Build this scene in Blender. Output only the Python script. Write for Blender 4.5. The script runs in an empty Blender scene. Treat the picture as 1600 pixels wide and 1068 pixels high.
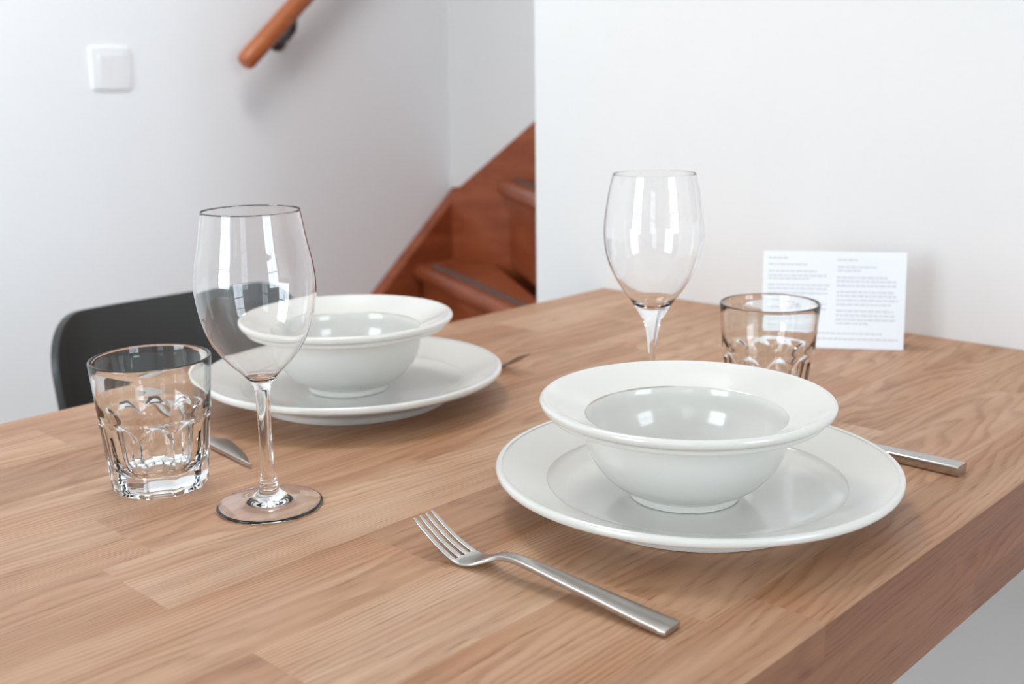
import bpy, bmesh, math, random
from mathutils import Vector, Matrix, Euler

C = bpy.context.scene.collection
SC = bpy.context.scene
PI = math.pi
random.seed(7)

# ---------------------------------------------------------------- camera
cam_d = bpy.data.cameras.new('camera')
cam = bpy.data.objects.new('camera', cam_d)
C.objects.link(cam)
_r = Vector((0.68791819, -0.72565183, -0.01407094))
_u = Vector((0.17568667, 0.14767787, 0.97330645))
_f = Vector((0.70420364, 0.67202728, -0.22907764))
m = Matrix.Identity(4)
for i in range(3):
    m[i][0], m[i][1], m[i][2] = _r[i], _u[i], -_f[i]
m[2][3] = 0.29216802
cam.matrix_world = m
cam_d.sensor_fit = 'HORIZONTAL'
cam_d.sensor_width = 36
cam_d.lens = 39.26268
cam_d.clip_start = 0.02
cam_d.dof.use_dof = True
cam_d.dof.focus_distance = 0.74
cam_d.dof.aperture_fstop = 7.5
SC.camera = cam

# ---------------------------------------------------------------- world, lights, exposure
SC.view_settings.view_transform = 'Standard'
SC.view_settings.look = 'None'
SC.view_settings.gamma = 1.0
SC.view_settings.use_curve_mapping = False
SC.view_settings.exposure = 0.0
SC.cycles.blur_glossy = 0.0      # keeps the light under the glass feet

world = bpy.data.worlds.new('overcast_sky')
SC.world = world
world.use_nodes = True
wb = world.node_tree.nodes['Background']
wb.inputs['Color'].default_value = (0.86, 0.93, 1.0, 1)
wb.inputs['Strength'].default_value = 0.8


def area(name, loc, direction, sx, sy, power, color):
    d = bpy.data.lights.new(name, 'AREA')
    d.shape = 'RECTANGLE'
    d.size, d.size_y = sx, sy
    d.energy = power
    d.color = color
    o = bpy.data.objects.new(name, d)
    C.objects.link(o)
    o.location = loc
    o.rotation_euler = Vector(direction).to_track_quat('-Z', 'Y').to_euler()
    return o


FLOOR, CEIL = -0.76, 1.75
XW = 1.2286          # plane of the white wall the table stands against
YA, YB = 0.9897, 0.2635   # the two long edges of the table top
YL = 2.25            # left wall
XC = 2.124           # wall at the back of the stairwell
# daylight through the windows (behind and beside the camera)
WIN_NEAR = [(0.0, 1.05)]      # x ranges in the wall at y=-2.4
WIN_REAR = [(-1.9, -1.0), (0.2, 1.3)]         # y ranges in the wall at x=-2.2
WZ0, WZ1 = 0.0, 1.5
DAY = (0.80, 0.915, 1.0)
POW = dict(near=(42,), rear=(10, 57), fill_lamp=13.5)
for (a, b), w in zip(WIN_NEAR, POW['near']):
    area('window_daylight', ((a + b) / 2, -2.47, (WZ0 + WZ1) / 2), (0, 1, 0), b - a, WZ1 - WZ0, w, DAY)
for (a, b), w in zip(WIN_REAR, POW['rear']):
    area('window_daylight', (-2.27, (a + b) / 2, (WZ0 + WZ1) / 2), (1, 0, 0), b - a, WZ1 - WZ0, w, DAY)
# added fill light, unseen, above the far edge of the table
area('ceiling_fill_light', (0.84, 1.32, 1.66), (0, 0, -1), 0.5, 0.5, POW['fill_lamp'], (1.0, 0.99, 0.97))


# ---------------------------------------------------------------- node helpers
class NT:
    def __init__(self, name):
        self.mat = bpy.data.materials.new(name)
        self.mat.use_nodes = True
        self.t = self.mat.node_tree
        self.b = self.t.nodes['Principled BSDF']

    def node(self, kind, **kw):
        n = self.t.nodes.new(kind)
        for k, v in kw.items():
            setattr(n, k, v)
        return n

    def put(self, sock, v):
        if isinstance(v, bpy.types.NodeSocket):
            self.t.links.new(v, sock)
        else:
            sock.default_value = v

    def m(self, op, a, b=0.0, c=0.0):
        n = self.node('ShaderNodeMath', operation=op)
        for i, v in enumerate((a, b, c)):
            self.put(n.inputs[i], v)
        return n.outputs[0]

    def xyz(self, a, b, c):
        n = self.node('ShaderNodeCombineXYZ')
        for i, v in enumerate((a, b, c)):
            self.put(n.inputs[i], v)
        return n.outputs[0]

    def coords(self):
        tc = self.node('ShaderNodeTexCoord')
        s = self.node('ShaderNodeSeparateXYZ')
        self.t.links.new(tc.outputs['Object'], s.inputs[0])
        return tc.outputs['Object'], s.outputs[0], s.outputs[1], s.outputs[2]

    def noise(self, vec, scale=1.0, detail=2.0, rough=0.5):
        n = self.node('ShaderNodeTexNoise')
        self.put(n.inputs['Vector'], vec)
        n.inputs['Scale'].default_value = scale
        n.inputs['Detail'].default_value = detail
        n.inputs['Roughness'].default_value = rough
        return n.outputs[0]

    def smooth(self, v, a, b, lo=0.0, hi=1.0):
        n = self.node('ShaderNodeMapRange', interpolation_type='SMOOTHSTEP')
        self.put(n.inputs['Value'], v)
        n.inputs['From Min'].default_value, n.inputs['From Max'].default_value = a, b
        n.inputs['To Min'].default_value, n.inputs['To Max'].default_value = lo, hi
        return n.outputs[0]

    def mix(self, f, a, b, mode='MIX'):
        n = self.node('ShaderNodeMix', data_type='RGBA', blend_type=mode)
        self.put(n.inputs[0], f)
        self.put(n.inputs[6], a)
        self.put(n.inputs[7], b)
        return n.outputs[2]

    def ramp(self, f, stops, interp='LINEAR'):
        n = self.node('ShaderNodeValToRGB')
        n.color_ramp.interpolation = interp
        e = n.color_ramp.elements
        while len(e) < len(stops):
            e.new(0.5)
        for el, (p, c) in zip(e, stops):
            el.position = p
            el.color = (*c, 1)
        self.put(n.inputs[0], f)
        return n.outputs[0]

    def bump(self, h, strength, dist):
        n = self.node('ShaderNodeBump')
        n.inputs['Strength'].default_value = strength
        n.inputs['Distance'].default_value = dist
        self.put(n.inputs['Height'], h)
        self.t.links.new(n.outputs[0], self.b.inputs['Normal'])

    def set(self, **kw):
        for k, v in kw.items():
            self.put(self.b.inputs[k.replace('_', ' ')], v)
        return self.mat


def simple(name, col, rough=0.5, noise_amt=0.04, nscale=30.0, **kw):
    n = NT(name)
    obj_c, x, y, z = n.coords()
    f = n.noise(obj_c, nscale, 3)
    dark = tuple(c * (1 - noise_amt) for c in col)
    n.set(Base_Color=n.mix(f, (*col, 1), (*dark, 1)), Roughness=rough)
    n.set(**kw)
    return n.mat


def wall_paint(name, col):
    n = NT(name)
    obj_c, x, y, z = n.coords()
    f = n.noise(obj_c, 2.2, 3)
    n.set(Base_Color=n.mix(f, (*col, 1), (*[c * 0.985 for c in col], 1)), Roughness=0.75)
    n.b.inputs['Specular IOR Level'].default_value = 0.25
    n.bump(n.noise(obj_c, 260, 2), 0.04, 0.002)
    return n.mat


SEED = 34.0


def oak():
    n = NT('oiled_oak_staves')
    obj_c, x, y, z = n.coords()
    W, H, L = 0.079, 0.026, 0.57
    v = n.m('ADD', y, z)
    iy = n.m('FLOOR', n.m('DIVIDE', n.m('ADD', y, 0.0035), W))
    iz = n.m('FLOOR', n.m('DIVIDE', n.m('SUBTRACT', z, 0.0004), H))
    wn = n.node('ShaderNodeTexWhiteNoise', noise_dimensions='2D')
    n.put(wn.inputs['Vector'], n.xyz(iy, iz, 0.0))
    off = wn.outputs[0]
    ix = n.m('FLOOR', n.m('ADD', n.m('DIVIDE', x, L), n.m('MULTIPLY', off, 5.37)))
    wc = n.node('ShaderNodeTexWhiteNoise', noise_dimensions='3D')
    n.put(wc.inputs['Vector'], n.xyz(n.m('ADD', ix, 0.31 + SEED), n.m('ADD', iy, 0.17), n.m('ADD', iz, 0.4)))
    sep = n.node('ShaderNodeSeparateColor')
    n.t.links.new(wc.outputs['Color'], sep.inputs[0])
    r1, r2, r3 = sep.outputs
    seed = n.m('MULTIPLY', wc.outputs[0], 90.0)
    # distance across the stave from its own (random) heart line
    yl = n.m('SUBTRACT', n.m('SUBTRACT', v, n.m('MULTIPLY', iy, W)), n.m('MULTIPLY_ADD', r2, 0.11, -0.015))
    warp = n.noise(n.xyz(n.m('MULTIPLY', x, 5.5), n.m('MULTIPLY', v, 26.0), seed), 1.0, 2.0)
    warp2 = n.noise(n.xyz(n.m('MULTIPLY', x, 22.0), n.m('MULTIPLY', v, 60.0), seed), 1.0, 2.0)
    ph = n.m('ADD', n.m('MULTIPLY', n.m('MULTIPLY', yl, yl), n.m('MULTIPLY_ADD', r1, 1500.0, 900.0)),
             n.m('MULTIPLY', x, n.m('MULTIPLY_ADD', r3, 30.0, -15.0)))
    ph = n.m('ADD', ph, n.m('MULTIPLY', warp, 5.0))
    ph = n.m('ADD', ph, n.m('MULTIPLY', warp2, 0.55))
    saw = n.m('FRACT', ph)
    ring = n.m('MULTIPLY', n.smooth(saw, 0.25, 0.80), n.smooth(saw, 0.80, 1.0, 1.0, 0.0))
    # pores: short dark dashes gathered in the early wood
    fib = n.noise(n.xyz(n.m('MULTIPLY', x, 34.0), n.m('MULTIPLY', v, 640.0), seed), 1.0, 2.0, 0.6)
    pores = n.m('MULTIPLY', n.smooth(fib, 0.53, 0.70), n.m('MULTIPLY_ADD', ring, 0.75, 0.3))
    streak = n.noise(n.xyz(n.m('MULTIPLY', x, 3.0), n.m('MULTIPLY', v, 70.0), seed), 1.0, 3.0)
    cloud = n.noise(n.xyz(n.m('MULTIPLY', x, 6.0), n.m('MULTIPLY', v, 14.0), seed), 1.0, 2.0)
    base = n.ramp(r1, [(0.0, (0.345, 0.182, 0.100)), (0.18, (0.420, 0.232, 0.131)), (0.4, (0.468, 0.279, 0.170)),
                       (0.55, (0.400, 0.219, 0.124)), (0.75, (0.452, 0.259, 0.150)), (1.0, (0.505, 0.322, 0.208))])
    # side faces darkened in the colour: mostly painted shade, partly darker wood
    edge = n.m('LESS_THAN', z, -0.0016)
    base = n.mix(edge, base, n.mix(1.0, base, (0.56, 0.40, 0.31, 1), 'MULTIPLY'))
    col = n.mix(n.smooth(streak, 0.35, 0.7), base, n.mix(1.0, base, (0.82, 0.75, 0.68, 1), 'MULTIPLY'))
    col = n.mix(n.smooth(cloud, 0.42, 0.7, 0.0, 0.7), col, n.mix(1.0, col, (0.98, 0.84, 0.70, 1), 'MULTIPLY'))
    col = n.mix(n.m('MULTIPLY', n.m('MULTIPLY', ring, n.smooth(cloud, 0.30, 0.62, 0.4, 1.0)), 0.66), col, n.mix(1.0, col, (0.68, 0.58, 0.51, 1), 'MULTIPLY'))
    col = n.mix(n.m('MULTIPLY', pores, 0.6), col, n.mix(1.0, col, (0.55, 0.44, 0.37, 1), 'MULTIPLY'))
    # a few small dark knots
    vo = n.node('ShaderNodeTexVoronoi', feature='F1')
    n.put(vo.inputs['Vector'], n.xyz(n.m('MULTIPLY', x, 4.5), n.m('MULTIPLY', v, 7.5), 0.0))
    vo.inputs['Scale'].default_value = 1.0
    knot = n.smooth(vo.outputs['Distance'], 0.012, 0.03, 0.75, 0.0)
    col = n.mix(knot, col, (0.11, 0.055, 0.03, 1))
    n.set(Base_Color=col, Roughness=n.m('MULTIPLY_ADD', fib, 0.14, 0.36))
    n.b.inputs['Specular IOR Level'].default_value = 0.42
    n.bump(n.m('ADD', n.m('MULTIPLY', pores, -1.0), n.m('MULTIPLY', ring, -0.4)), 0.22, 0.0006)
    return n.mat


def varnished(name, a, b, rough=0.28):
    n = NT(name)
    obj_c, x, y, z = n.coords()
    q = n.m('ADD', n.m('MULTIPLY', y, 0.7), n.m('MULTIPLY', z, 1.0))
    g = n.noise(n.xyz(n.m('MULTIPLY', x, 4.0), n.m('MULTIPLY', y, 6.0), n.m('MULTIPLY', z, 26.0)), 1.0, 4.0, 0.6)
    f = n.smooth(g, 0.3, 0.72)
    n.set(Base_Color=n.mix(f, (*a, 1), (*b, 1)), Roughness=rough)
    return n.mat


def ceramic(name='cream_glazed_stoneware', edge=None, edge_z=None):
    """creamy glaze; where the rim breaks into the well the glaze has worn to a fine brown line"""
    n = NT(name)
    obj_c, x, y, z = n.coords()
    cloud = n.noise(obj_c, 14, 2)
    col = n.mix(cloud, (0.640, 0.615, 0.572, 1), (0.622, 0.600, 0.560, 1))
    if edge:
        r = n.m('SQRT', n.m('ADD', n.m('MULTIPLY', x, x), n.m('MULTIPLY', y, y)))
        d = n.m('ABSOLUTE', n.m('SUBTRACT', r, edge))
        line = n.smooth(d, 0.0002, 0.0007, 1.0, 0.0)
        wear = n.smooth(n.noise(obj_c, 22, 2), 0.42, 0.62)
        up = n.m('GREATER_THAN', z, edge_z)
        col = n.mix(n.m('MULTIPLY', n.m('MULTIPLY', line, up), n.m('MULTIPLY_ADD', wear, 0.65, 0.2)), col, (0.33, 0.25, 0.18, 1))
    n.set(Base_Color=col, Roughness=0.16)
    n.b.inputs['Specular IOR Level'].default_value = 0.5
    n.b.inputs['Coat Weight'].default_value = 0.35
    n.b.inputs['Coat Roughness'].default_value = 0.04
    return n.mat


def glass(name, col=(1, 1, 1), ior=1.46):
    n = NT(name)
    n.set(Base_Color=(*col, 1), Roughness=0.0, IOR=ior)
    n.b.inputs['Transmission Weight'].default_value = 1.0
    return n.mat


def steel(name, rough=0.24, col=(0.54, 0.525, 0.50)):
    n = NT(name)
    obj_c, x, y, z = n.coords()
    s = n.noise(n.xyz(n.m('MULTIPLY', x, 700.0), n.m('MULTIPLY', y, 30.0), n.m('MULTIPLY', z, 60.0)), 1.0, 2.0)
    n.set(Base_Color=n.mix(s, (*col, 1), (*[c * 0.93 for c in col], 1)), Metallic=1.0, Roughness=n.m('MULTIPLY_ADD', s, 0.10, rough - 0.05))
    return n.mat


M = {
    'wall': wall_paint('white_wall_paint', (0.86, 0.86, 0.86)),
    'wall_cool': wall_paint('daylight_tinted_wall_paint', (0.915, 0.93, 0.945)),  # left wall white, lifted and blued to carry the cool daylight
    'wall_warm': wall_paint('light_balanced_wall_paint', (0.755, 0.730, 0.712)),  # right wall white, lowered and warmed in colour to balance its light
    'wall_dim': wall_paint('shade_toned_wall_paint', (0.73, 0.72, 0.71)),  # stairwell white, greyed to put its dimmer light into the colour
    'ceiling': wall_paint('white_ceiling_paint', (0.88, 0.88, 0.88)),
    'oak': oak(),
    'floor': varnished('pale_floor_boards', (0.44, 0.38, 0.32), (0.40, 0.345, 0.29), 0.4),
    'mahogany': varnished('varnished_red_brown_wood', (0.335, 0.088, 0.032), (0.235, 0.050, 0.016), 0.3),
    'rail': varnished('varnished_orange_brown_wood', (0.470, 0.140, 0.045), (0.370, 0.095, 0.030), 0.3),
    'strip': simple('grey_anti_slip_tape', (0.12, 0.085, 0.07), 0.8),
    'iron': simple('grey_cast_metal', (0.10, 0.095, 0.095), 0.42, 0.3, 60, Metallic=0.6),
    'plate': ceramic('cream_plate_glaze'),
    'bowl': ceramic('cream_bowl_glaze', 0.0682, 0.050),
    'glass': glass('clear_crystal'),
    'tumbler': glass('clear_pressed_glass', (0.985, 1.0, 0.993), 1.5),
    'steel': steel('satin_stainless_steel'),
    'chair': simple('black_moulded_plastic', (0.036, 0.036, 0.034), 0.42, 0.1, 40),
    'chair_leg': simple('black_powder_coated_steel', (0.02, 0.02, 0.02), 0.4),
    'plastic': simple('white_switch_plastic', (0.90, 0.91, 0.92), 0.3, 0.01),
    'paper': simple('white_card_stock', (0.80, 0.81, 0.835), 0.7, 0.01),
    'ink': simple('grey_printing_ink', (0.57, 0.57, 0.60), 0.7, 0.1),
    'teal': simple('teal_printing_ink', (0.05, 0.25, 0.33), 0.7, 0.05),
    'mint': simple('mint_printing_ink', (0.30, 0.55, 0.50), 0.7, 0.05),
    'salmon': simple('salmon_printing_ink', (0.72, 0.42, 0.33), 0.7, 0.05),
    'frame': simple('white_window_frame', (0.8, 0.8, 0.8), 0.4, 0.02),
    'shade': simple('opal_fill_fixture_shade', (0.85, 0.84, 0.8), 0.4, 0.02),
}


# ---------------------------------------------------------------- mesh helpers
def finish(name, verts, faces, mat, parent=None, smooth=35, loc=None, rot=None, bevel=0, clean=False):
    me = bpy.data.meshes.new(name)
    me.from_pydata([tuple(v) for v in verts], [], faces)
    bm = bmesh.new()
    bm.from_mesh(me)
    if clean:
        bmesh.ops.remove_doubles(bm, verts=bm.verts, dist=1e-6)
    bmesh.ops.recalc_face_normals(bm, faces=bm.faces)
    bm.to_mesh(me)
    bm.free()
    me.materials.append(M[mat])
    if smooth:
        me.shade_smooth()
        if smooth < 180:
            me.set_sharp_from_angle(angle=math.radians(smooth))
    o = bpy.data.objects.new(name, me)
    C.objects.link(o)
    if parent:
        o.parent = parent
    if loc:
        o.location = loc
    if rot is not None:
        o.rotation_euler = rot
    if bevel:
        b = o.modifiers.new('bevel', 'BEVEL')
        b.width = bevel
        b.segments = 3
        b.limit_method = 'ANGLE'
        b.angle_limit = math.radians(40)
    return o


def tag(o, label=None, cat=None, group=None, kind=None):
    if label: o['label'] = label
    if cat: o['category'] = cat
    if group: o['group'] = group
    if kind: o['kind'] = kind
    return o


def empty(name, loc=(0, 0, 0), rz=0.0):
    o = bpy.data.objects.new(name, None)
    C.objects.link(o)
    o.empty_display_size = 0.05
    o.location = loc
    o.rotation_euler = (0, 0, rz)
    return o


def box_data(x0, x1, y0, y1, z0, z1):
    v = [(x, y, z) for x in (x0, x1) for y in (y0, y1) for z in (z0, z1)]
    f = [(0, 1, 3, 2), (4, 6, 7, 5), (0, 4, 5, 1), (2, 3, 7, 6), (0, 2, 6, 4), (1, 5, 7, 3)]
    return v, f


def join(*datas):
    V, F = [], []
    for v, f in datas:
        k = len(V)
        V += list(v)
        F += [tuple(i + k for i in q) for q in f]
    return V, F


def box(name, b, mat, parent=None, bevel=0, **kw):
    return finish(name, *box_data(*b), mat, parent, bevel=bevel, smooth=kw.pop('smooth', 30), **kw)


def prism_data(poly, z0, z1):
    n = len(poly)
    v = [(x, y, z0) for x, y in poly] + [(x, y, z1) for x, y in poly]
    f = [tuple(range(n))[::-1], tuple(range(n, 2 * n))] + [(i, (i + 1) % n, n + (i + 1) % n, n + i) for i in range(n)]
    return v, f


def lathe_data(prof, seg=96):
    """closed profile of (r, z); points with r=0 become poles"""
    V, F, rings = [], [], []
    for r, z in prof:
        if r <= 1e-9:
            rings.append([len(V)])
            V.append((0, 0, z))
        else:
            rings.append(list(range(len(V), len(V) + seg)))
            V += [(r * math.cos(2 * PI * k / seg), r * math.sin(2 * PI * k / seg), z) for k in range(seg)]
    for a, b in zip(rings, rings[1:]):
        for k in range(seg):
            k2 = (k + 1) % seg
            if len(a) == 1 and len(b) == 1:
                continue
            if len(a) == 1:
                F.append((a[0], b[k], b[k2]))
            elif len(b) == 1:
                F.append((a[k], b[0], a[k2]))
            else:
                F.append((a[k], b[k], b[k2], a[k2]))
    return V, F


def spline(pts, n=4, closed=False):
    """Catmull-Rom through (r, z) points"""
    out = []
    P = [pts[0]] + list(pts) + [pts[-1]]
    for i in range(1, len(P) - 2):
        p0, p1, p2, p3 = (Vector(P[i - 1]), Vector(P[i]), Vector(P[i + 1]), Vector(P[i + 2]))
        for k in range(n):
            t = k / n
            out.append(tuple(0.5 * ((2 * p1) + (p2 - p0) * t + (2 * p0 - 5 * p1 + 4 * p2 - p3) * t * t + (3 * p1 - p0 - 3 * p2 + p3) * t ** 3)))
    out.append(tuple(pts[-1]))
    return out


def loft_data(rings, cap=True):
    n = len(rings[0])
    V = [v for r in rings for v in r]
    F = []
    for i in range(len(rings) - 1):
        for k in range(n):
            a, b = i * n + k, i * n + (k + 1) % n
            F.append((a, b, b + n, a + n))
    if cap:
        F.append(tuple(range(n))[::-1])
        F.append(tuple(range(len(V) - n, len(V))))
    return V, F


def rrect(w, t, r, seg=3):
    """rounded rectangle in the plane (a, b), width w, thickness t"""
    r = min(r, w / 2 * 0.98, t / 2 * 0.98)
    out = []
    for cx, cy, a0 in ((w / 2 - r, t / 2 - r, 0), (-w / 2 + r, t / 2 - r, 90), (-w / 2 + r, -t / 2 + r, 180), (w / 2 - r, -t / 2 + r, 270)):
        for k in range(seg + 1):
            a = math.radians(a0 + 90 * k / seg)
            out.append((cx + r * math.cos(a), cy + r * math.sin(a)))
    return out


def interp(tab, s):
    """smooth (Catmull-Rom style) interpolation of a table [(s, value...)]"""
    if s <= tab[0][0]: return tab[0][1:]
    if s >= tab[-1][0]: return tab[-1][1:]
    for i in range(len(tab) - 1):
        if tab[i][0] <= s <= tab[i + 1][0]:
            a, b = tab[i], tab[i + 1]
            h = b[0] - a[0]
            t = (s - a[0]) / h
            res = []
            for j in range(1, len(a)):
                ma = (b[j] - tab[i - 1][j]) / (b[0] - tab[i - 1][0]) if i > 0 else (b[j] - a[j]) / h
                mb = (tab[i + 2][j] - a[j]) / (tab[i + 2][0] - a[0]) if i + 2 < len(tab) else (b[j] - a[j]) / h
                res.append((2 * t ** 3 - 3 * t * t + 1) * a[j] + (t ** 3 - 2 * t * t + t) * h * ma + (-2 * t ** 3 + 3 * t * t) * b[j] + (t ** 3 - t * t) * h * mb)
            return tuple(res)


def tube_data(path, r, seg=12, cap=True):
    P = [Vector(p) for p in path]
    rings = []
    for i, p in enumerate(P):
        d = (P[min(i + 1, len(P) - 1)] - P[max(i - 1, 0)]).normalized()
        a = d.orthogonal().normalized() if i == 0 else (a - d * a.dot(d)).normalized()
        b = d.cross(a)
        rr = r[i] if isinstance(r, (list, tuple)) else r
        rings.append([p + a * rr * math.cos(2 * PI * k / seg) + b * rr * math.sin(2 * PI * k / seg) for k in range(seg)])
    return loft_data(rings, cap)


def copy_tree(o, parent=None):
    c = o.copy()
    C.objects.link(c)
    if parent:
        c.parent = parent
    for ch in list(o.children):
        copy_tree(ch, c)
    return c


# ---------------------------------------------------------------- room shell
def structure(o):
    o['kind'] = 'structure'
    return o


structure(box('floor', (-2.3, 2.25, -2.5, 2.35, FLOOR - 0.1, FLOOR), 'floor'))
structure(box('ceiling', (-2.3, 2.25, -2.5, 2.35, CEIL, CEIL + 0.1), 'ceiling'))
structure(box('wall_left', (-2.3, 2.25, YL, YL + 0.1, FLOOR, CEIL), 'wall_cool'))
structure(box('wall_right', (XW, XW + 0.1, -2.5, 1.1215, FLOOR, CEIL), 'wall_warm', bevel=0.004))
structure(box('wall_back', (XC, XC + 0.1, 0.5, YL, FLOOR, CEIL), 'wall_dim'))
structure(box('wall_stairwell', (XW + 0.1, XC, 0.4, 0.5, FLOOR, CEIL), 'wall'))


def wall_with_windows(name, axis, c0, c1, lo, hi, wins):
    parts = []
    edges = sorted(wins)

    def add(a, b, z0, z1):
        if axis == 'x':
            parts.append(box_data(a, b, c0, c1, z0, z1))
        else:
            parts.append(box_data(c0, c1, a, b, z0, z1))
    add(lo, hi, FLOOR, WZ0)
    add(lo, hi, WZ1, CEIL)
    p = lo
    for a, b in edges:
        add(p, a, WZ0, WZ1)
        p = b
    add(p, hi, WZ0, WZ1)
    return structure(finish(name, *join(*parts), 'wall', smooth=0))


wall_with_windows('wall_near', 'x', -2.5, -2.4, -2.3, XW, WIN_NEAR)
wall_with_windows('wall_rear', 'y', -2.3, -2.2, -2.4, YL, WIN_REAR)
k = 1
for axis, wins, c in (('x', WIN_NEAR, -2.42), ('y', WIN_REAR, -2.22)):
    for a, b in wins:
        bars = []
        t = 0.03
        mids = [a, (a + b) / 2 - t / 2, b - t]
        for q in mids:
            bars.append((q, q + t, WZ0, WZ1))
        for q in (WZ0, WZ0 + (WZ1 - WZ0) * 0.36, WZ0 + (WZ1 - WZ0) * 0.68, WZ1 - t):
            bars.append((a, b, q, q + t))
        data = []
        for p, q, z0, z1 in bars:
            data.append(box_data(p, q, c - 0.015, c + 0.015, z0, z1) if axis == 'x' else box_data(c - 0.015, c + 0.015, p, q, z0, z1))
        structure(finish('window_%d' % k, *join(*data), 'frame', smooth=0))
        k += 1

fill_lamp = finish('added_ceiling_fixture', *lathe_data([(0, 1.75), (0.06, 1.75), (0.30, 1.735), (0.31, 1.70), (0.295, 1.675), (0.29, 1.675), (0.285, 1.70), (0, 1.71)], 48), 'shade', loc=(0.84, 1.32, 0))  # unseen fixture, added to house the fill light
tag(fill_lamp, 'added round white fixture for the ceiling fill light, out of view above the chair', 'fill_lamp')

# ---------------------------------------------------------------- staircase
stairs = empty('staircase', (0, 0, FLOOR))
tag(stairs, 'red-brown varnished wooden winder staircase rising behind the white wall', 'stairs')
PV = Vector((1.47, 1.15))


def stair_part(name, data, mat='mahogany', parent=None, bevel=0.0, smooth=30):
    V, F = data
    if parent is None:
        V = [(x, y, z - FLOOR) for x, y, z in V]
    return finish(name, V, F, mat, parent or stairs, bevel=bevel, smooth=smooth)


def profile_y(poly, y0, y1):
    n = len(poly)
    v = [(x, y0, z) for x, z in poly] + [(x, y1, z) for x, z in poly]
    f = [tuple(range(n)), tuple(range(n, 2 * n))[::-1]] + [(i, (i + 1) % n, n + (i + 1) % n, n + i) for i in range(n)]
    return v, f


def profile_x(poly, x0, x1):
    n = len(poly)
    v = [(x0, y, z) for y, z in poly] + [(x1, y, z) for y, z in poly]
    f = [tuple(range(n)), tuple(range(n, 2 * n))[::-1]] + [(i, (i + 1) % n, n + (i + 1) % n, n + i) for i in range(n)]
    return v, f


SL = 0.835
stair_part('stringer', profile_y([(1.22, 0.0 - SL * (XC - 1.22) + 0.004), (XC - 0.001, 0.004), (XC - 0.001, FLOOR), (1.22, FLOOR)], YL - 0.042, YL - 0.002), bevel=0.004)
yq = 2.176
stair_part('stringer', profile_x([(YL - 0.042, 0.010), (yq, 0.012), (0.55, 0.012 + 0.645 * (yq - 0.55)), (0.55, FLOOR), (YL - 0.042, FLOOR)], XC - 0.042, XC - 0.002), bevel=0.003)
# treads: (point on the stringer, top height)
XS, YS = XC - 0.042, YL - 0.042
NOSE = [((1.44, YS), -0.61), ((1.69, YS), -0.395), ((1.937, YS), -0.18), ((XS, 2.038), 0.043), ((XS, 1.72), 0.255), ((XS, 1.42), 0.47)]
TH = 0.042
for i, (pt, z) in enumerate(NOSE):
    a = Vector(pt)
    d = (PV - a).normalized()
    nrm = Vector((-d.y, d.x))
    if nrm.dot(Vector((-1, 0.4))) > 0:
        nrm = -nrm                    # nrm points to the back of the step
    if i + 1 < len(NOSE):
        b = Vector(NOSE[i + 1][0])
        back = b + nrm * 0.03 if i != 2 else b
    else:
        b = Vector((XS, 1.16)); back = b
    poly = [tuple(a), tuple(PV), (back.x if back.x < XS else XS, back.y)]
    if i == 2:
        poly.append((XS, YS))
    t = stair_part('tread', prism_data(poly, z - TH, z), bevel=0.015)
    # grey anti-slip strip just behind the nosing
    s0 = a + d * 0.05 + nrm * 0.030
    s1 = a + d * 0.80 + nrm * 0.030
    q = [tuple(s0), tuple(s1), tuple(s1 + nrm * 0.022), tuple(s0 + nrm * 0.022)]
    V, F = prism_data(q, z - FLOOR + 0.0002, z - FLOOR + 0.002)
    st = finish('anti_slip_strip', V, F, 'strip', t, smooth=0)
    st['label'] = 'dull grey anti-slip strip'
    # riser below the nosing
    r0, r1 = a + nrm * 0.028, PV + nrm * 0.01
    zb = (NOSE[i - 1][1] if i else FLOOR)
    q = [tuple(r0), tuple(r1), tuple(r1 + nrm * 0.018), tuple(r0 + nrm * 0.018)]
    stair_part('riser', prism_data(q, zb, z - TH))
stair_part('newel_post', box_data(1.395, 1.475, 1.125, 1.175, FLOOR, 1.2), bevel=0.006)

# ---------------------------------------------------------------- handrail on the left wall
rail_root = empty('handrail', (1.446, YL, 0.33))
tag(rail_root, 'round orange-brown wooden stair handrail on the left wall', 'handrail')
RZ, RY = 0.335, YL - 0.07
rd = Vector((1.0, 0, 0.86)).normalized()
r0 = Vector((1.438, RY, 0.333))
pts = [r0 + rd * t for t in (0.0, 0.004, 0.012, 0.03, 0.5, 1.05)]
V, F = tube_data(pts, [0.013, 0.0185, 0.0215, 0.022, 0.022, 0.022], 24)
org = Vector((1.446, YL, 0.33))
rel = lambda V: [Vector(v) - org for v in V]
finish('rail', rel(V), F, 'rail', rail_root, smooth=50)
for t in (0.185, 0.93):
    c = r0 + rd * t
    br = finish('bracket', *(lambda d: (rel(d[0]), d[1]))(tube_data([c - Vector((0, 0, 0.018)), c - Vector((0, -0.004, 0.045)), c + Vector((0, 0.030, -0.062)), c + Vector((0, 0.062, -0.064))], [0.010, 0.009, 0.009, 0.011], 12)), 'iron', rail_root, smooth=60)
    br['label'] = 'dark grey metal bracket'
    vr, fr = lathe_data([(0, 0), (0.027, 0), (0.027, 0.003), (0.021, 0.008), (0.012, 0.010), (0, 0.0105)], 24)
    cc = c + Vector((0, 0.07, -0.064)) - org
    finish('wall_rosette', [(x + cc.x, -z + cc.y, y + cc.z) for x, y, z in vr], fr, 'iron', br, smooth=40)

# ---------------------------------------------------------------- light switch
sw = empty('light_switch', (1.16, YL, 0.325))
tag(sw, 'square white light switch on the left wall', 'light switch')


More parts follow.
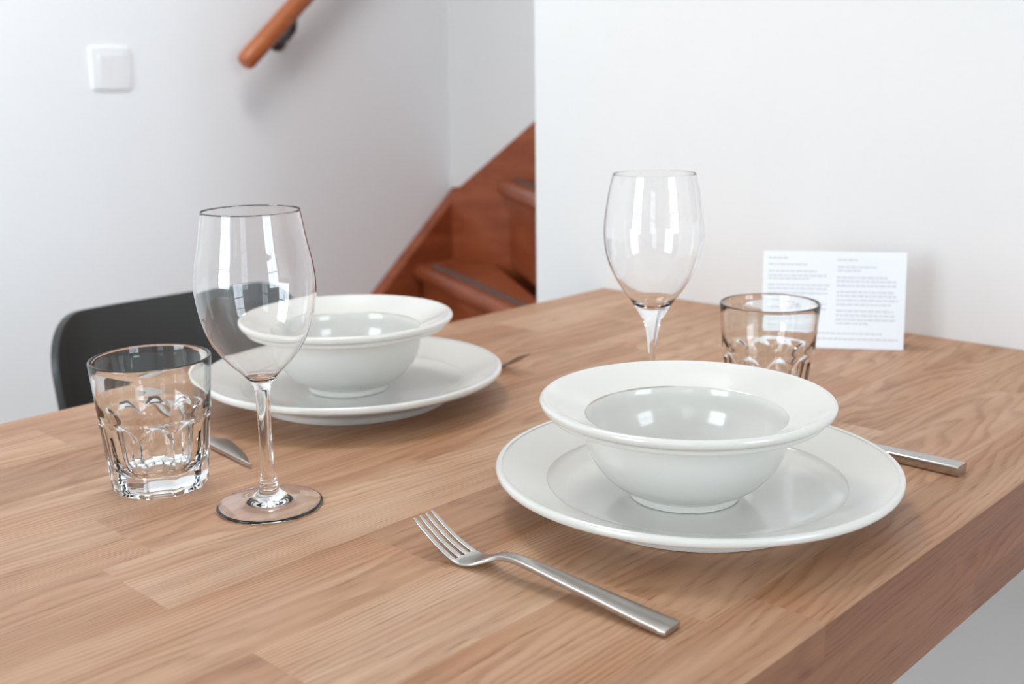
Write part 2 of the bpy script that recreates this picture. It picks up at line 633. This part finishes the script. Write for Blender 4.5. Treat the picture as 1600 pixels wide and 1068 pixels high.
def pillow(w, h, t, r=0.006, inner=0.0):
    rings = []
    for k, (s, d) in enumerate(((0, 0), (0, t * 0.6), (0.0012, t * 0.9), (0.004, t))):
        rings.append([(x, -d, z) for x, z in rrect(w - 2 * s, h - 2 * s, r, 4)])
    return loft_data(rings)


finish('frame', *pillow(0.086, 0.086, 0.0065), 'plastic', sw, smooth=40)
ro = [(x, -0.0067 - 0.0025 * (0.5 + z / 0.056), z) for x, z in rrect(0.055, 0.055, 0.003, 3)]
rb = [(x, -0.0063, z) for x, z in rrect(0.055, 0.055, 0.003, 3)]
finish('rocker', *loft_data([rb, ro]), 'plastic', sw, smooth=30)

# ---------------------------------------------------------------- chair behind the table
chair = empty('chair', (0.738, 1.16, FLOOR), math.radians(0))
tag(chair, 'black moulded shell chair tucked in at the far side of the table', 'chair')
SH = [(0.0, -0.245, 0.437), (0.05, -0.235, 0.447), (0.16, -0.12, 0.436), (0.28, 0.0, 0.428), (0.38, 0.10, 0.445), (0.46, 0.135, 0.50),
      (0.55, 0.155, 0.59), (0.64, 0.163, 0.67), (0.74, 0.178, 0.779)]
SW = [(0.0, 0.185), (0.06, 0.205), (0.2, 0.21), (0.38, 0.175), (0.5, 0.166), (0.62, 0.182), (0.74, 0.186)]
rows, NU = [], 28
for j in range(61):
    s = 0.74 * (0.5 - 0.5 * math.cos(PI * j / 60) * (0.75 + 0.25 * abs(math.cos(PI * j / 60))))
    y, z = interp(SH, s)
    w = interp(SW, s)[0]
    R = 0.062
    for lim, sgn in ((0.0, 1), (0.74, -1)):
        dd = (s - lim) * sgn
        if dd < R:
            q = (R - dd) / R
            w = w - R + math.sqrt(max(0, R * R * (1 - q * q)))
    y2, z2 = interp(SH, min(s + 0.004, 0.74))
    y1, z1 = interp(SH, max(s - 0.004, 0))
    T = Vector((0, y2 - y1, z2 - z1)).normalized()
    N = Vector((0, -T.z, T.y))          # towards the sitter
    curl = 0.055 if s > 0.45 else 0.02 + 0.035 * max(0, s - 0.3) / 0.15
    rows.append([Vector((u * w, y, z)) + N * curl * (abs(u * w) / 0.176) ** 3.0 for u in [(-1 + 2 * i / NU) for i in range(NU + 1)]])
V = [v for r in rows for v in r]
F = [(j * (NU + 1) + i, j * (NU + 1) + i + 1, (j + 1) * (NU + 1) + i + 1, (j + 1) * (NU + 1) + i) for j in range(60) for i in range(NU)]
shell = finish('shell', V, F, 'chair', chair, smooth=180)
so = shell.modifiers.new('thick', 'SOLIDIFY')
so.thickness = 0.009
so.offset = 1
so2 = shell.modifiers.new('round', 'BEVEL')
so2.width = 0.003
so2.segments = 2
so2.limit_method = 'ANGLE'
for sx in (-1, 1):
    for y0, y1 in ((-0.12, -0.20), (0.08, 0.19)):
        finish('leg', *tube_data([(sx * 0.12, y0, 0.425), (sx * 0.15, y0 + (y1 - y0) * 0.4, 0.25), (sx * 0.19, y1, 0.0)], 0.010, 12), 'chair_leg', chair, smooth=60)
    finish('seat_rail', *tube_data([(sx * 0.12, -0.13, 0.418), (sx * 0.12, 0.09, 0.418)], 0.008, 10), 'chair_leg', chair, smooth=60)

# ---------------------------------------------------------------- table
table = empty('table', (0, 0, FLOOR))
tag(table, 'oak dining table of glued staves standing against the white wall', 'table')
TT = 0.0782
X0 = -0.55
# top with a softly rounded arris; its origin lies in the top surface
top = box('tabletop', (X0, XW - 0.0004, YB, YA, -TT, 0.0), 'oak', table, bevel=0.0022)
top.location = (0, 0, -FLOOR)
for lx in (X0 + 0.06,):
    for ly in (YB + 0.06, YA - 0.06):
        box('leg', (lx - 0.035, lx + 0.035, ly - 0.035, ly + 0.035, 0.0, -FLOOR - TT), 'oak', table, bevel=0.002)

# ---------------------------------------------------------------- crockery
PLATE = [(0, 0.0052), (0.080, 0.0050), (0.0830, 0.0042), (0.0846, 0.0008), (0.0862, 0.0), (0.0895, 0.0), (0.0911, 0.0010), (0.0918, 0.0045), (0.0945, 0.0085)] \
    + spline([(0.0945, 0.0085), (0.112, 0.0150), (0.130, 0.0217), (0.1372, 0.0236)], 5)[1:] \
    + spline([(0.1372, 0.0236), (0.1392, 0.0248), (0.1401, 0.0270), (0.1396, 0.0292), (0.1378, 0.0303), (0.1356, 0.0298)], 4)[1:] \
    + spline([(0.1356, 0.0298), (0.1340, 0.0286), (0.120, 0.0232), (0.1062, 0.0184), (0.1046, 0.0180)], 6)[1:] \
    + [(0.1042, 0.0177), (0.1036, 0.0169)] \
    + spline([(0.1036, 0.0169), (0.100, 0.0150), (0.090, 0.0122), (0.078, 0.0112)], 5)[1:] + [(0.05, 0.0110), (0, 0.0110)]
BZ = 0.0112
BOWL = [(0, 0.0030 + BZ), (0.0315, 0.0030 + BZ), (0.0328, 0.0006 + BZ), (0.0340, 0.0 + BZ), (0.0368, 0.0 + BZ), (0.0376, 0.0006 + BZ)] \
    + spline([(0.0376, 0.0006 + BZ), (0.0379, 0.0035 + BZ), (0.0396, 0.0062 + BZ), (0.0490, 0.0222), (0.0575, 0.0300), (0.0645, 0.0405), (0.0680, 0.0500), (0.0695, 0.0590), (0.0700, 0.0635)], 6)[1:] \
    + [(0.0703, 0.0645), (0.0715, 0.0650)] \
    + spline([(0.0715, 0.0650), (0.0820, 0.0675), (0.0915, 0.0700), (0.0932, 0.0710), (0.0938, 0.0728)], 4)[1:] + [(0.0941, 0.0742)] \
    + spline([(0.0941, 0.0742), (0.0965, 0.0750), (0.0986, 0.0766), (0.0994, 0.0790), (0.0988, 0.0808), (0.0970, 0.0817), (0.0952, 0.0814)], 4)[1:] \
    + spline([(0.0952, 0.0814), (0.0930, 0.0804), (0.0820, 0.0752), (0.0700, 0.0700), (0.0684, 0.0694)], 5)[1:] \
    + [(0.0680, 0.0690), (0.0675, 0.0681)] \
    + spline([(0.0675, 0.0681), (0.0664, 0.0640), (0.0645, 0.0520), (0.0590, 0.0385), (0.0500, 0.0275), (0.0380, 0.0205), (0.0220, 0.0176), (0.0, 0.0172)], 6)[1:]


def local(prof, dz):
    return [(max(r, 0.0), z - dz) for r, z in prof]


RP, LP = (0.6253, 0.4208), (0.6350, 0.8133)
RB, LB = (0.6075, 0.4174), (0.6288, 0.8132)
pl = finish('dinner_plate', *lathe_data(PLATE, 256), 'plate', loc=(*RP, 0.0002), smooth=70)
tag(pl, 'cream dinner plate between the fork and the bowl nearest the camera', 'plate', 'dinner plates on the table')
pl2 = pl.copy(); C.objects.link(pl2); pl2.location = (*LP, 0.0002); pl2.rotation_euler = (0, 0, 2.1)
tag(pl2, 'cream dinner plate on the far side, behind the left wine glass', 'plate')
pl['label'] = 'cream dinner plate on the near side, beside the whole fork'
bo = finish('soup_bowl', *lathe_data(local(BOWL, BZ), 256), 'bowl', loc=(*RB, BZ + 0.0003), smooth=70)
tag(bo, 'cream wide-rimmed bowl on the near plate, in front of the tulip wine glass', 'bowl', 'wide-rimmed bowls on the plates')
bo2 = bo.copy(); C.objects.link(bo2); bo2.location = (*LB, BZ + 0.0003); bo2.rotation_euler = (0, 0, 4.4)
tag(bo2, 'cream wide-rimmed bowl on the far plate, in front of the staircase', 'bowl')

# ---------------------------------------------------------------- wine glasses
def wine(name, bowl_out, thick, inner_bottom, stem, foot, loc, label):
    """bowl_out: outer (r,z) from the stem up to the rim; stem: (r,z) from foot up; foot: profile from the axis out and back in"""
    root = empty(name, loc)
    tag(root, label, 'wine glass', 'wine glasses on the table')
    out = spline(bowl_out, 8)
    inn = []
    for r, z in out:
        if z > inner_bottom:
            inn.append((r - thick, z))
    rim = out[-1]
    cap = [(rim[0] - thick * 0.15, rim[1] + thick * 0.45), (rim[0] - thick * 0.85, rim[1] + thick * 0.45)]
    low = inn[0]
    bottom = spline([low, (low[0] * 0.72, inner_bottom - low[0] * 0.16), (low[0] * 0.36, inner_bottom - low[0] * 0.27), (0.0, inner_bottom - low[0] * 0.31)], 5)
    prof = foot + spline(stem, 6) + out[1:] + cap + inn[::-1] + bottom[1:]
    prof = [(max(r, 0), z) for r, z in prof]
    g = finish('glass_body', *lathe_data(prof, 128), 'glass', root, smooth=60)
    return root


LG = (0.4205, 0.6413)
wine('wine_glass',
     [(0.0056, 0.0860), (0.0078, 0.0905), (0.0128, 0.0968), (0.0225, 0.1065), (0.0315, 0.1190), (0.0372, 0.1330), (0.0402, 0.1480), (0.0408, 0.1600), (0.0393, 0.1740), (0.0362, 0.1890), (0.0329, 0.2090)],
     0.0008, 0.0955,
     [(0.0085, 0.0105), (0.0064, 0.0128), (0.0062, 0.0150), (0.0066, 0.0165), (0.0057, 0.0185), (0.0049, 0.030), (0.0046, 0.048), (0.0048, 0.068), (0.0056, 0.0860)],
     [(0, 0.0036), (0.010, 0.0033), (0.018, 0.0022), (0.027, 0.0011), (0.034, 0.0002), (0.0366, 0.0), (0.0373, 0.0008), (0.0370, 0.0017), (0.0355, 0.0021), (0.027, 0.0030), (0.018, 0.0044), (0.0125, 0.0068)],
     (*LG, 0.0002), 'tall rounded wine glass beside the tumbler on the left')
RG = (0.7815, 0.5746)
wine('wine_glass',
     [(0.0066, 0.0790), (0.0092, 0.0850), (0.0135, 0.0925), (0.0195, 0.1020), (0.0275, 0.1130), (0.0350, 0.1260), (0.0405, 0.1410), (0.0428, 0.1560), (0.0428, 0.1680), (0.0412, 0.1830), (0.0388, 0.1980), (0.0355, 0.2115)],
     0.0008, 0.1020,
     [(0.0100, 0.0068), (0.0062, 0.0105), (0.0044, 0.0180), (0.0034, 0.0320), (0.0032, 0.0470), (0.0038, 0.0590), (0.0050, 0.0700), (0.0066, 0.0790)],
     [(0, 0.0030), (0.009, 0.0028), (0.0155, 0.0021), (0.025, 0.0010), (0.033, 0.0002), (0.0355, 0.0), (0.0362, 0.0008), (0.0359, 0.0016), (0.0345, 0.0020), (0.025, 0.0029), (0.0155, 0.0046)],
     (*RG, 0.0002), 'tulip-shaped wine glass with a drawn stem behind the near bowl')

# ---------------------------------------------------------------- tumblers
def tumbler(loc, rz, label):
    n = 10
    segp = 14
    seg = n * segp
    Hh, rt, rbm = 0.0979, 0.0436, 0.0352
    V, F, rings = [], [], []
    zs = [0.0, 0.0008] + [0.003 + 0.0035 * i for i in range(10)] + [0.038 + 0.0012 * i for i in range(18)] + [0.061 + 0.006 * i for i in range(6)] + [0.0966]

    def outer(z, ang):
        R = rbm + (rt - rbm) * z / Hh
        Rl = R - 0.0003
        ph = ((ang / (2 * PI / n)) % 1.0 - 0.5) * 2      # -1..1 across one panel
        half = PI / n
        flat = Rl * math.cos(half) / math.cos(ph * half) - 0.0006 * (1 - ph * ph) * min(1, max(0, z - 0.006) / 0.012)
        ztop = 0.0565 - 0.0105 * ph ** 2
        t = min(1, max(0, (ztop - z) / 0.0045))
        t = t * t * (3 - 2 * t)
        band = 0.0006 * math.exp(-((z - 0.0585) / 0.0022) ** 2)
        return R * (1 - t) + flat * t + band

    for z in zs:
        sh = 0.0003 if z == 0.0 else 0
        rings.append([((outer(z, 2 * PI * k / seg) - sh) * math.cos(2 * PI * k / seg), (outer(z, 2 * PI * k / seg) - sh) * math.sin(2 * PI * k / seg), z) for k in range(seg)])
    circ = lambda r, z: [(r * math.cos(2 * PI * k / seg), r * math.sin(2 * PI * k / seg), z) for k in range(seg)]
    rings += [circ(rt - 0.0002, Hh - 0.0008), circ(rt - 0.0006, Hh - 0.0002), circ(rt - 0.0012, Hh), circ(rt - 0.0018, Hh - 0.0002), circ(rt - 0.0023, Hh - 0.0008), circ(rt - 0.0025, Hh - 0.0016)]
    for z, r in ((0.088, 0.0402), (0.075, 0.0390), (0.062, 0.0377), (0.056, 0.0362), (0.050, 0.0348), (0.040, 0.0326), (0.030, 0.0308), (0.022, 0.0292), (0.0165, 0.0265), (0.0135, 0.0225)):
        rings.append(circ(r, z))
    # shallow scalloped dimple in the thick floor
    for r, z in ((0.0190, 0.0125), (0.0170, 0.0118)):
        rings.append([((r - 0.0007 * abs(math.sin(n * PI * k / seg))) * math.cos(2 * PI * k / seg), (r - 0.0007 * abs(math.sin(n * PI * k / seg))) * math.sin(2 * PI * k / seg), z) for k in range(seg)])
    rings.append(circ(0.0085, 0.0112))
    V, F = loft_data(rings, cap=False)
    k0 = len(V)
    V.append((0, 0, 0.0110))
    b0 = len(V) - 1 - seg
    F += [(b0 + i, b0 + (i + 1) % seg, k0) for i in range(seg)]
    # underside with a shallow hollow
    base = rings[0]
    under = [[(x * 0.86, y * 0.86, 0.0) for x, y, z in base], [(x * 0.80, y * 0.80, 0.0012) for x, y, z in base]]
    k1 = len(V)
    V += under[0] + under[1]
    for i in range(seg):
        j = (i + 1) % seg
        F.append((i, k1 + i, k1 + j, j))
        F.append((k1 + i, k1 + seg + i, k1 + seg + j, k1 + j))
    k2 = len(V)
    V.append((0, 0, 0.0014))
    F += [(k1 + seg + i, k2, k1 + seg + (i + 1) % seg) for i in range(seg)]
    o = finish('tumbler', V, F, 'tumbler', loc=loc, rot=(0, 0, rz), smooth=38)
    tag(o, label, 'tumbler', 'faceted tumblers on the table')
    return o


LT, RT = (0.3912, 0.7399), (0.8536, 0.5004)
t1 = tumbler((*LT, 0.0002), 0.12, 'clear faceted glass tumbler in front of the black chair')
t2 = t1.copy(); C.objects.link(t2); t2.location = (*RT, 0.0002); t2.rotation_euler = (0, 0, 0.45)
t2['label'] = 'clear faceted glass tumbler in front of the printed card'

# ---------------------------------------------------------------- cutlery
# fork along +y: s = 0 handle end, s = 0.188 tine tips.  (s, centre z, width, thickness)
FORK = [(0.000, 0.0024, 0.0170, 0.0034), (0.020, 0.0040, 0.0160, 0.0034), (0.045, 0.0066, 0.0140, 0.0032), (0.075, 0.0096, 0.0120, 0.0030),
        (0.098, 0.0117, 0.0096, 0.0032), (0.112, 0.0122, 0.0080, 0.0034), (0.122, 0.0108, 0.0088, 0.0032), (0.132, 0.0064, 0.0140, 0.0026),
        (0.139, 0.0034, 0.0188, 0.0022), (0.146, 0.0018, 0.0212, 0.0020), (0.152, 0.0022, 0.0218, 0.0019), (0.158, 0.0042, 0.0214, 0.0018),
        (0.170, 0.0098, 0.0204, 0.0017), (0.188, 0.0212, 0.0196, 0.0014)]


def sweep(tab, s0, s1, n, xoff=None, wfun=None, lift=0.0, rr=0.0009, taper=None):
    rings = []
    for i in range(n + 1):
        s = s0 + (s1 - s0) * i / n
        z, w, t = interp(tab, s)
        za = interp(tab, min(s + 0.001, tab[-1][0]))[0]
        zb = interp(tab, max(s - 0.001, tab[0][0]))[0]
        ds = min(s + 0.001, tab[-1][0]) - max(s - 0.001, tab[0][0])
        T = Vector((0, ds, za - zb)).normalized()
        N = Vector((0, -T.z, T.y))
        cx = xoff(s, w) if xoff else 0.0
        ww = wfun(s, w) if wfun else w
        tt = t * (taper(s) if taper else 1.0)
        rings.append([Vector((cx + a, s, z + lift)) + N * b for a, b in rrect(ww, tt, rr, 3)])
    return loft_data(rings)


def make_fork():
    root = empty('fork')
    tag(root, None, 'fork', 'forks on the table')
    rnd = lambda s, w: w * (1 if s > 0.003 else 0.90 + 0.10 * math.sqrt(max(0, s / 0.003)))
    finish('handle', *sweep(FORK, 0.0, 0.122, 44, wfun=rnd, rr=0.0007), 'steel', root, smooth=50)
    ROOT = 0.1530
    finish('head', *sweep(FORK, 0.122, ROOT, 22, rr=0.0008), 'steel', root, smooth=50)
    for q in (-1.5, -0.5, 0.5, 1.5):
        def xo(s, w, q=q):
            k = (s - ROOT) / (0.188 - ROOT)
            return q * ((w - 0.0036) / 3.0)

        def wf(s, w):
            k = (s - ROOT) / (0.188 - ROOT)
            return 0.0036 - 0.0010 * k - (0.0010 * max(0, k - 0.9) / 0.1)
        finish('tine', *sweep(FORK, ROOT - 0.0005, 0.188, 22, xoff=xo, wfun=wf, rr=0.0006), 'steel', root, smooth=50)
    return root


fork = make_fork()
fork.location = (0.4563, 0.3188, 0.0)
fork.rotation_euler = (0, 0, math.radians(3.2))
fork['label'] = 'whole stainless fork lying tines up on the near edge of the table'
fork2 = copy_tree(fork)
fork2.location = (0.803, 0.936, 0.0)
fork2.rotation_euler = (0, 0, math.radians(180))
fork2['label'] = 'stainless fork almost hidden behind the far plate, only its tines showing'

# knife along +y: s = 0 handle end
def make_knife():
    root = empty('knife')
    tag(root, None, 'table knife', 'knives on the table')
    HT = [(0.0, 0.0042, 0.0155, 0.0078), (0.004, 0.0042, 0.0160, 0.0080), (0.06, 0.0040, 0.0152, 0.0072), (0.105, 0.0034, 0.0130, 0.0056), (0.118, 0.0028, 0.0116, 0.0040)]
    finish('handle', *sweep(HT, 0.0, 0.118, 30, rr=0.0016), 'steel', root, smooth=45)
    # blade outline: straight spine on +x, curved serrated edge on -x
    rings = []
    nb = 46
    for i in range(nb + 1):
        s = 0.118 + (0.212 - 0.118) * i / nb
        xs = interp([(0.118, 0.0058), (0.14, 0.0068), (0.17, 0.0071), (0.205, 0.0068), (0.212, 0.0062)], s)[0]
        xe = interp([(0.118, -0.0058), (0.126, -0.0062), (0.1335, -0.0110), (0.137, -0.0124), (0.150, -0.0110), (0.170, -0.0076), (0.190, -0.0022), (0.204, 0.0030), (0.212, 0.0052)], s)[0]
        if 0.15 < s < 0.208 and i % 2:
            xe += 0.0004
        rings.append([(xs, s, 0.0008), (xs, s, 0.0040), ((xs * 0.75 + xe * 0.25), s, 0.0043), (xe, s, 0.0026), (xe, s, 0.0020), ((xs * 0.75 + xe * 0.25), s, 0.0006)])
    finish('blade', *loft_data(rings), 'steel', root, smooth=30)
    return root


knife = make_knife()
knife.location = (0.8005, 0.3020, 0.0)
knife.rotation_euler = (0, 0, math.radians(0.0))
knife['label'] = 'stainless knife right of the near plate, only its squared handle end showing'
knife2 = copy_tree(knife)
knife2.location = (0.4810, 0.9265, 0.0)
knife2.rotation_euler = (0, 0, math.radians(180 - 5.5))
knife2['label'] = 'stainless knife behind the left tumbler, its pointed blade showing'

# ---------------------------------------------------------------- printed card by the wall
A = Vector((1.0602, 0.6307, 0.0004))
Bv = Vector((1.1415, 0.5040, 0.0004))
dx = (Bv - A).normalized()
nb_ = Vector((-dx.y, dx.x, 0.0))
if nb_.x < 0: nb_ = -nb_
upv = (nb_ * 0.0168 + Vector((0, 0, 0.1039))).normalized()
nf = dx.cross(upv)
if nf.dot(Vector((-0.7, -0.7, 0))) < 0: nf = -nf       # faces the room
card = empty('printed_card', tuple(A))
tag(card, 'white printed card standing against the white wall behind the tumbler', 'card')
CW, CH, CT = (Bv - A).length, 0.1053, 0.0012


def card_box(u0, u1, v0, v1, d0, d1):
    V, F = box_data(u0, u1, v0, v1, d0, d1)
    return [dx * a + upv * b + nf * c for a, b, c in V], F


finish('card_face', *card_box(0, CW, 0, CH, -CT, 0), 'paper', card, smooth=0)
tp = upv * CH - nf * CT * 0.5
foot_ = nb_ * 0.0345
V = [tp, tp + dx * CW, foot_ + dx * CW, foot_, tp + nb_ * 0.0008, tp + dx * CW + nb_ * 0.0008, foot_ + dx * CW + nb_ * 0.0008, foot_ + nb_ * 0.0008]
finish('back_flap', V, [(0, 1, 2, 3), (7, 6, 5, 4), (0, 4, 5, 1), (1, 5, 6, 2), (2, 6, 7, 3), (3, 7, 4, 0)], 'paper', card, smooth=0)
# the small print, unreadable in the photograph: rows of word-length strokes
rp = random.Random(3)


def text_rows(u0, rows, h=0.0015):
    datas = []
    for v, ln in rows:
        u = u0
        while u < u0 + ln:
            w = rp.uniform(0.002, 0.0075)
            w = min(w, u0 + ln - u)
            if w > 0.0008:
                datas.append(card_box(u, u + w, v, v + h, 0.00002, 0.0001))
            u += w + 0.0009
    return datas


k = CH / 154.0       # photograph rows on the card
L = lambda y: CH - (y) * k
cw = CW / 222.0
left = [(9, 30), (19, 62), (30, 76), (37, 92), (42, 65), (52, 97), (58, 95), (65, 94), (76, 80), (82, 92), (90, 92)]
right = [(11, 33), (22, 60), (28, 36), (39, 78), (45, 92), (52, 92), (62, 89), (68, 92), (75, 95), (82, 84), (92, 88), (99, 92), (106, 92), (112, 52)]
foot_rows = [(128, 180), (137, 205)]
pr = text_rows(8 * cw, [(L(y + 3), w * cw) for y, w in left]) + text_rows(116 * cw, [(L(y + 3), w * cw) for y, w in right]) + text_rows(8 * cw, [(L(y + 3), w * cw) for y, w in foot_rows])
tx = finish('printed_text', *join(*pr), 'ink', card, smooth=0)
tx['label'] = 'rows of small grey print in two columns'
for name, u0, u1, v0, v1, mt in (('logo_bar', 9, 14, 104, 119, 'teal'), ('logo_bar', 15.5, 18.5, 104, 119, 'mint'), ('logo_bar', 21, 26, 106, 119, 'salmon')):
    finish(name, *card_box(u0 * cw, u1 * cw, L(v1), L(v0), 0.00002, 0.0001), mt, card, smooth=0)['label'] = mt + ' block of the small printed emblem'
